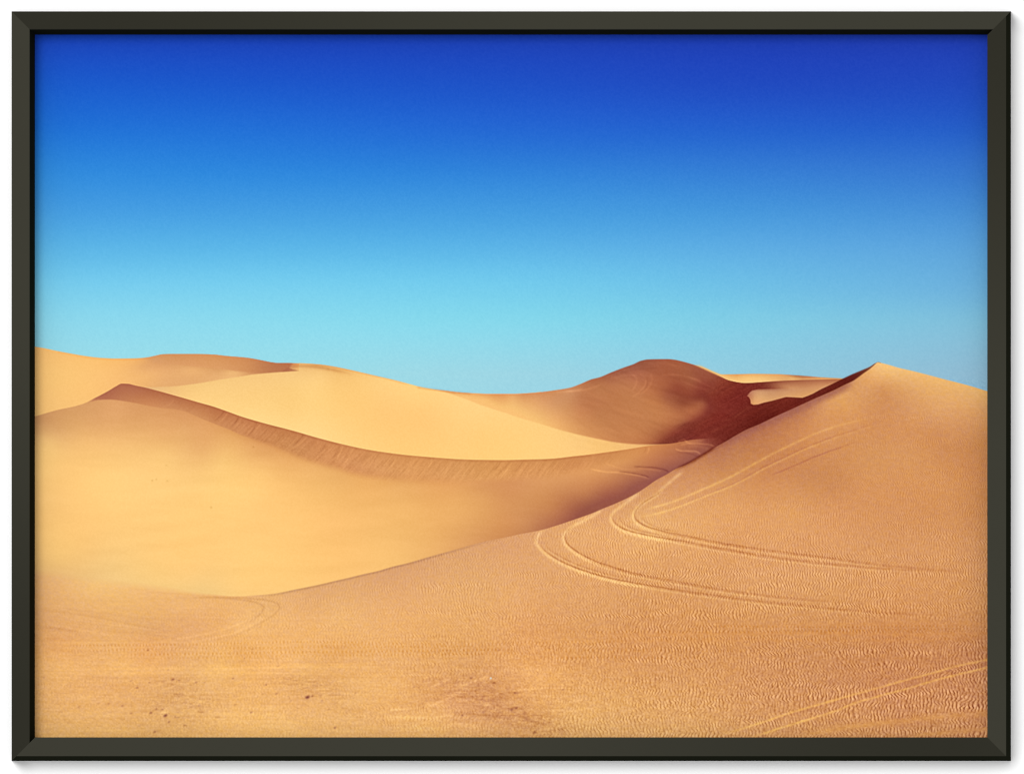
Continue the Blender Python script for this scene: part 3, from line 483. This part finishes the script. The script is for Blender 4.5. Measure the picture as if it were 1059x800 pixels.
    # second wheel edge of each bend
    for P, seed in (([(558.5,561),(563,567.5),(572,574),(585,581),(604,588.6),(628,595.6),(660,602)], 5), ([(640.6,529.5),(637.4,537),(642.6,543.6),(655,549),(676,553.6),(700,557.6)], 6), ([(660.4,531),(661,537.6),(669.4,543.4),(684,548.4),(705,552.6)], 7)):
        stroke(tk, P, .8, .45, (1.4, -.4), taper=(.15, .4), rough=.3, seed=seed, **KW)
        stroke(td, P, .8, .55, (3.2, -1.4), taper=(.2, .4), rough=.5, seed=seed + 2, **KW)
    img += tk[..., None] * np.array([16, 22, 16.]) - td[..., None] * np.array([24, 30, 26.])
    t3 = np.zeros_like(X)
    stroke(t3, T3a, .95, 1.0, taper=(.06, .5), rough=.25, seed=51, **KW); stroke(t3, T3b, .9, .8, taper=(.06, .5), rough=.3, seed=52, **KW)
    stroke(t3, T3c, .7, -.9, taper=(.2, .4), rough=.3, seed=53, **KW); stroke(t3, T3b, .7, -.55, (0, -1.8), taper=(.4, .3), rough=.3, seed=54, **KW)
    stroke(t3, [(938,426),(975,421),(1010,419)], .9, .12, seed=55, **KW); stroke(t3, [(930,434),(975,428),(1015,430)], .9, .1, seed=56, **KW)
    img += t3[..., None] * np.array([17, 22, 9.])
    t4 = np.zeros_like(X)
    stroke(t4, T4a, .9, 1.0, taper=(.14, 0), rough=.3, seed=61, **KW); stroke(t4, T4b, .9, 1.05, taper=(.14, 0), rough=.4, seed=62, **KW)
    stroke(t4, T4a, .8, -.25, (0, 2.2), taper=(.3, 0), rough=.5, seed=63, **KW); stroke(t4, T4b, .8, -.25, (0, -2.2), taper=(.3, 0), rough=.5, seed=64, **KW)
    stroke(t4, T5, 1.8, .35, taper=(.3, 0), rough=.1, seed=65, **KW); stroke(t4, T6, 1.4, .35, taper=(.3, 0), rough=.1, seed=66, **KW)
    img += t4[..., None] * np.array([19, 24, 9.])
    lp = np.zeros_like(X)
    stroke(lp, L1, .85, -1.0, taper=(.3, .35), rough=.25, seed=71, **KW); stroke(lp, L2, .85, -1.0, taper=(.3, .35), rough=.25, seed=72, **KW)
    stroke(lp, L1b, .9, .55, (-1, -1.2), taper=(.2, .3), rough=.3, seed=73, **KW); stroke(lp, L2b, .9, .7, (-1, -1.2), taper=(.2, .3), rough=.3, seed=74, **KW)
    stroke(lp, L1b, .8, -.3, (.5, .8), taper=(.1, .5), rough=.3, seed=75, **KW)
    img += lp[..., None] * np.array([12, 13, 11.])
    # the print was sharpened before it was made
    def soft(a):
        for ax in (0, 1):
            p = np.concatenate([a.take([0], ax), a, a.take([-1], ax)], ax); n = a.shape[ax]
            a = .25 * p.take(range(0, n), ax) + .5 * a + .25 * p.take(range(2, n + 2), ax)
        return a
    b = soft(soft(img))
    if S > 1.2: b = soft(b)
    d_ = np.clip(img - b, -16, 16)
    img = img + d_ * (.5 * mr + .7 * (1 - mr) * np.maximum(mc, below) + .1)[..., None]
    return np.clip(img, 0, 255)

# ---------------------------------------------------------------- the framed print
DF, DP = 0.028, 0.009                          # how far the moulding's face and the sheet stand off the wall
root = bpy.data.objects.new('framed_print', None); C.collection.objects.link(root)
base = at(529, 786, 0.0); root.location = base
root['label'] = 'dark olive grey frame holding a print of golden dunes under blue sky on white wall'
root['category'] = 'framed picture'

def local(p): return (p[0] - base[0], p[1] - base[1], p[2] - base[2])

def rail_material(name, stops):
    """olive grey moulding with its sheen painted in, running darker to paler along the rail"""
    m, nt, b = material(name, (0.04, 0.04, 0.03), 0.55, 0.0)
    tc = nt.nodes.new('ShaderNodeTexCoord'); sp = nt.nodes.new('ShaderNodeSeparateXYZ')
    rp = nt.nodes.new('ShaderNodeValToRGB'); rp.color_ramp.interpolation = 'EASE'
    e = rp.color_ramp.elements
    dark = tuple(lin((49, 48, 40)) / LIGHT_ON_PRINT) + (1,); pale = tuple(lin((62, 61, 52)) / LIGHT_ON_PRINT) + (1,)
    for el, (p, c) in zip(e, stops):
        el.position = p; el.color = pale if c else dark  # the ramp puts the rail's sheen into its base colour
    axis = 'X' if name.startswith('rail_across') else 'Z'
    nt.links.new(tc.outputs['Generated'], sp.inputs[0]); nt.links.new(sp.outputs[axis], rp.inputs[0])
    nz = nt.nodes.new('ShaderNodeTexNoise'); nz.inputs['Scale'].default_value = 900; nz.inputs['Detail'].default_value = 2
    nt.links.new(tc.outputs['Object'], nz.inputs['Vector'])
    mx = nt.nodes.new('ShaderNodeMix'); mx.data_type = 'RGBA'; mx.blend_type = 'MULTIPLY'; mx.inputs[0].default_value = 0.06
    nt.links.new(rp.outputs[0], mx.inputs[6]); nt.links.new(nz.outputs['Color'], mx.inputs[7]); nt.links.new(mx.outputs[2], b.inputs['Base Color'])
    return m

edge_m, _, _ = material('black_edge_shade', tuple(lin((17, 18, 12)) / 0.62), 0.6, 0.0)  # shade on the rail sides, painted in as near-black

# The moulding shows as a strip 24 units wide; each rail has its own section, cut at 45 degrees at both ends.
# A section is a list of (distance in from the outline, distance off the wall).
OUT = (12.0, 12.0, 1045.4, 786.2)
def corner(k, t, d):
    x = OUT[0] + t if k in (0, 3) else OUT[2] - t
    y = OUT[1] + t if k in (0, 1) else OUT[3] - t
    return np.array(at(x, y, d))
UPPER = [(0, 0), (0.0, DF), (18.6, DF), (24.0, DP + .0006), (17.0, DP + .0006), (17.0, 0)]
LOWER = [(0, 0), (4.9, DF), (24.4, DF), (20.4, DP + .0006), (12.5, DP + .0006), (13.0, 0)]

def rail(i, j, mat, section):
    vs = []
    B = 0.0005                                 # softened arrises
    for k in (i, j):
        p = [corner(k, t, d) for t, d in section]
        def toward(a, c):
            v = c - a; return a + v / np.linalg.norm(v) * B
        q = [p[0], toward(p[1], p[0]), toward(p[1], p[2]), toward(p[2], p[1]), toward(p[2], p[3]), p[3], p[4], p[5]]
        vs += [local(v) for v in q]
    n = 8
    faces = [(a, (a + 1) % n, n + (a + 1) % n, n + a) for a in range(n)]
    faces += [tuple(range(n))[::-1], tuple(range(n, 2 * n))]
    o = link('frame_rail', vs, faces, mat, root)
    o.data.materials.append(edge_m)
    for f in o.data.polygons:
        f.material_index = 0 if f.index in (1, 2, 3) else 1
    import bmesh
    bm = bmesh.new(); bm.from_mesh(o.data); bmesh.ops.recalc_face_normals(bm, faces=bm.faces); bm.to_mesh(o.data); bm.free()
    return o
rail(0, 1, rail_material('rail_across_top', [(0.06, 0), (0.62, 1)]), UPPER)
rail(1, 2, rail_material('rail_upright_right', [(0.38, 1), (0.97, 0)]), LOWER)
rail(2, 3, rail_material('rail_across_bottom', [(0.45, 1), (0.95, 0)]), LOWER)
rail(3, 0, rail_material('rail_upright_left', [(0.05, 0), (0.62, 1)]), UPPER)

# the sheet: a fine grid that carries the printed colours
S = 1.5
ink = picture(S)
ny, nx, _ = ink.shape
X, Y = np.meshgrid(np.linspace(PX0, PX1, nx), np.linspace(PY0, PY1, ny))
t = DP / DIST
wx = (X - 529.5) / 1000; wz = (400 - Y) / 1000
co = np.empty((ny * nx, 3), np.float32)
co[:, 0] = (wx + (CAM[0] - wx) * t - base[0]).ravel(); co[:, 1] = -DP; co[:, 2] = (wz + (CAM[2] - wz) * t - base[2]).ravel()
me = bpy.data.meshes.new('print_sheet')
me.vertices.add(ny * nx); me.vertices.foreach_set('co', co.ravel())
q = np.arange((ny - 1) * nx).reshape(ny - 1, nx)[:, :-1].ravel()
quads = np.stack([q, q + nx, q + nx + 1, q + 1], 1).astype(np.int32)
nf = len(quads)
me.loops.add(nf * 4); me.loops.foreach_set('vertex_index', quads.ravel())
me.polygons.add(nf); me.polygons.foreach_set('loop_start', np.arange(0, nf * 4, 4, dtype=np.int32))
me.update(calc_edges=True)
ca = me.color_attributes.new('ink', 'FLOAT_COLOR', 'POINT')
col = np.ones((ny * nx, 4), np.float32); col[:, :3] = (lin(ink) / LIGHT_ON_PRINT).reshape(-1, 3)
ca.data.foreach_set('color', col.ravel())
pm, nt, b = material('printed_paper', (0.5, 0.5, 0.5), 0.95, 0.0)
at_ = nt.nodes.new('ShaderNodeAttribute'); at_.attribute_name = 'ink'
nt.links.new(at_.outputs['Color'], b.inputs['Base Color'])
sheet = bpy.data.objects.new('print_sheet', me); C.collection.objects.link(sheet)
me.materials.append(pm); sheet.parent = root
sheet['label'] = 'flat printed photograph of rippled sand dunes with tyre tracks below a clear blue sky'
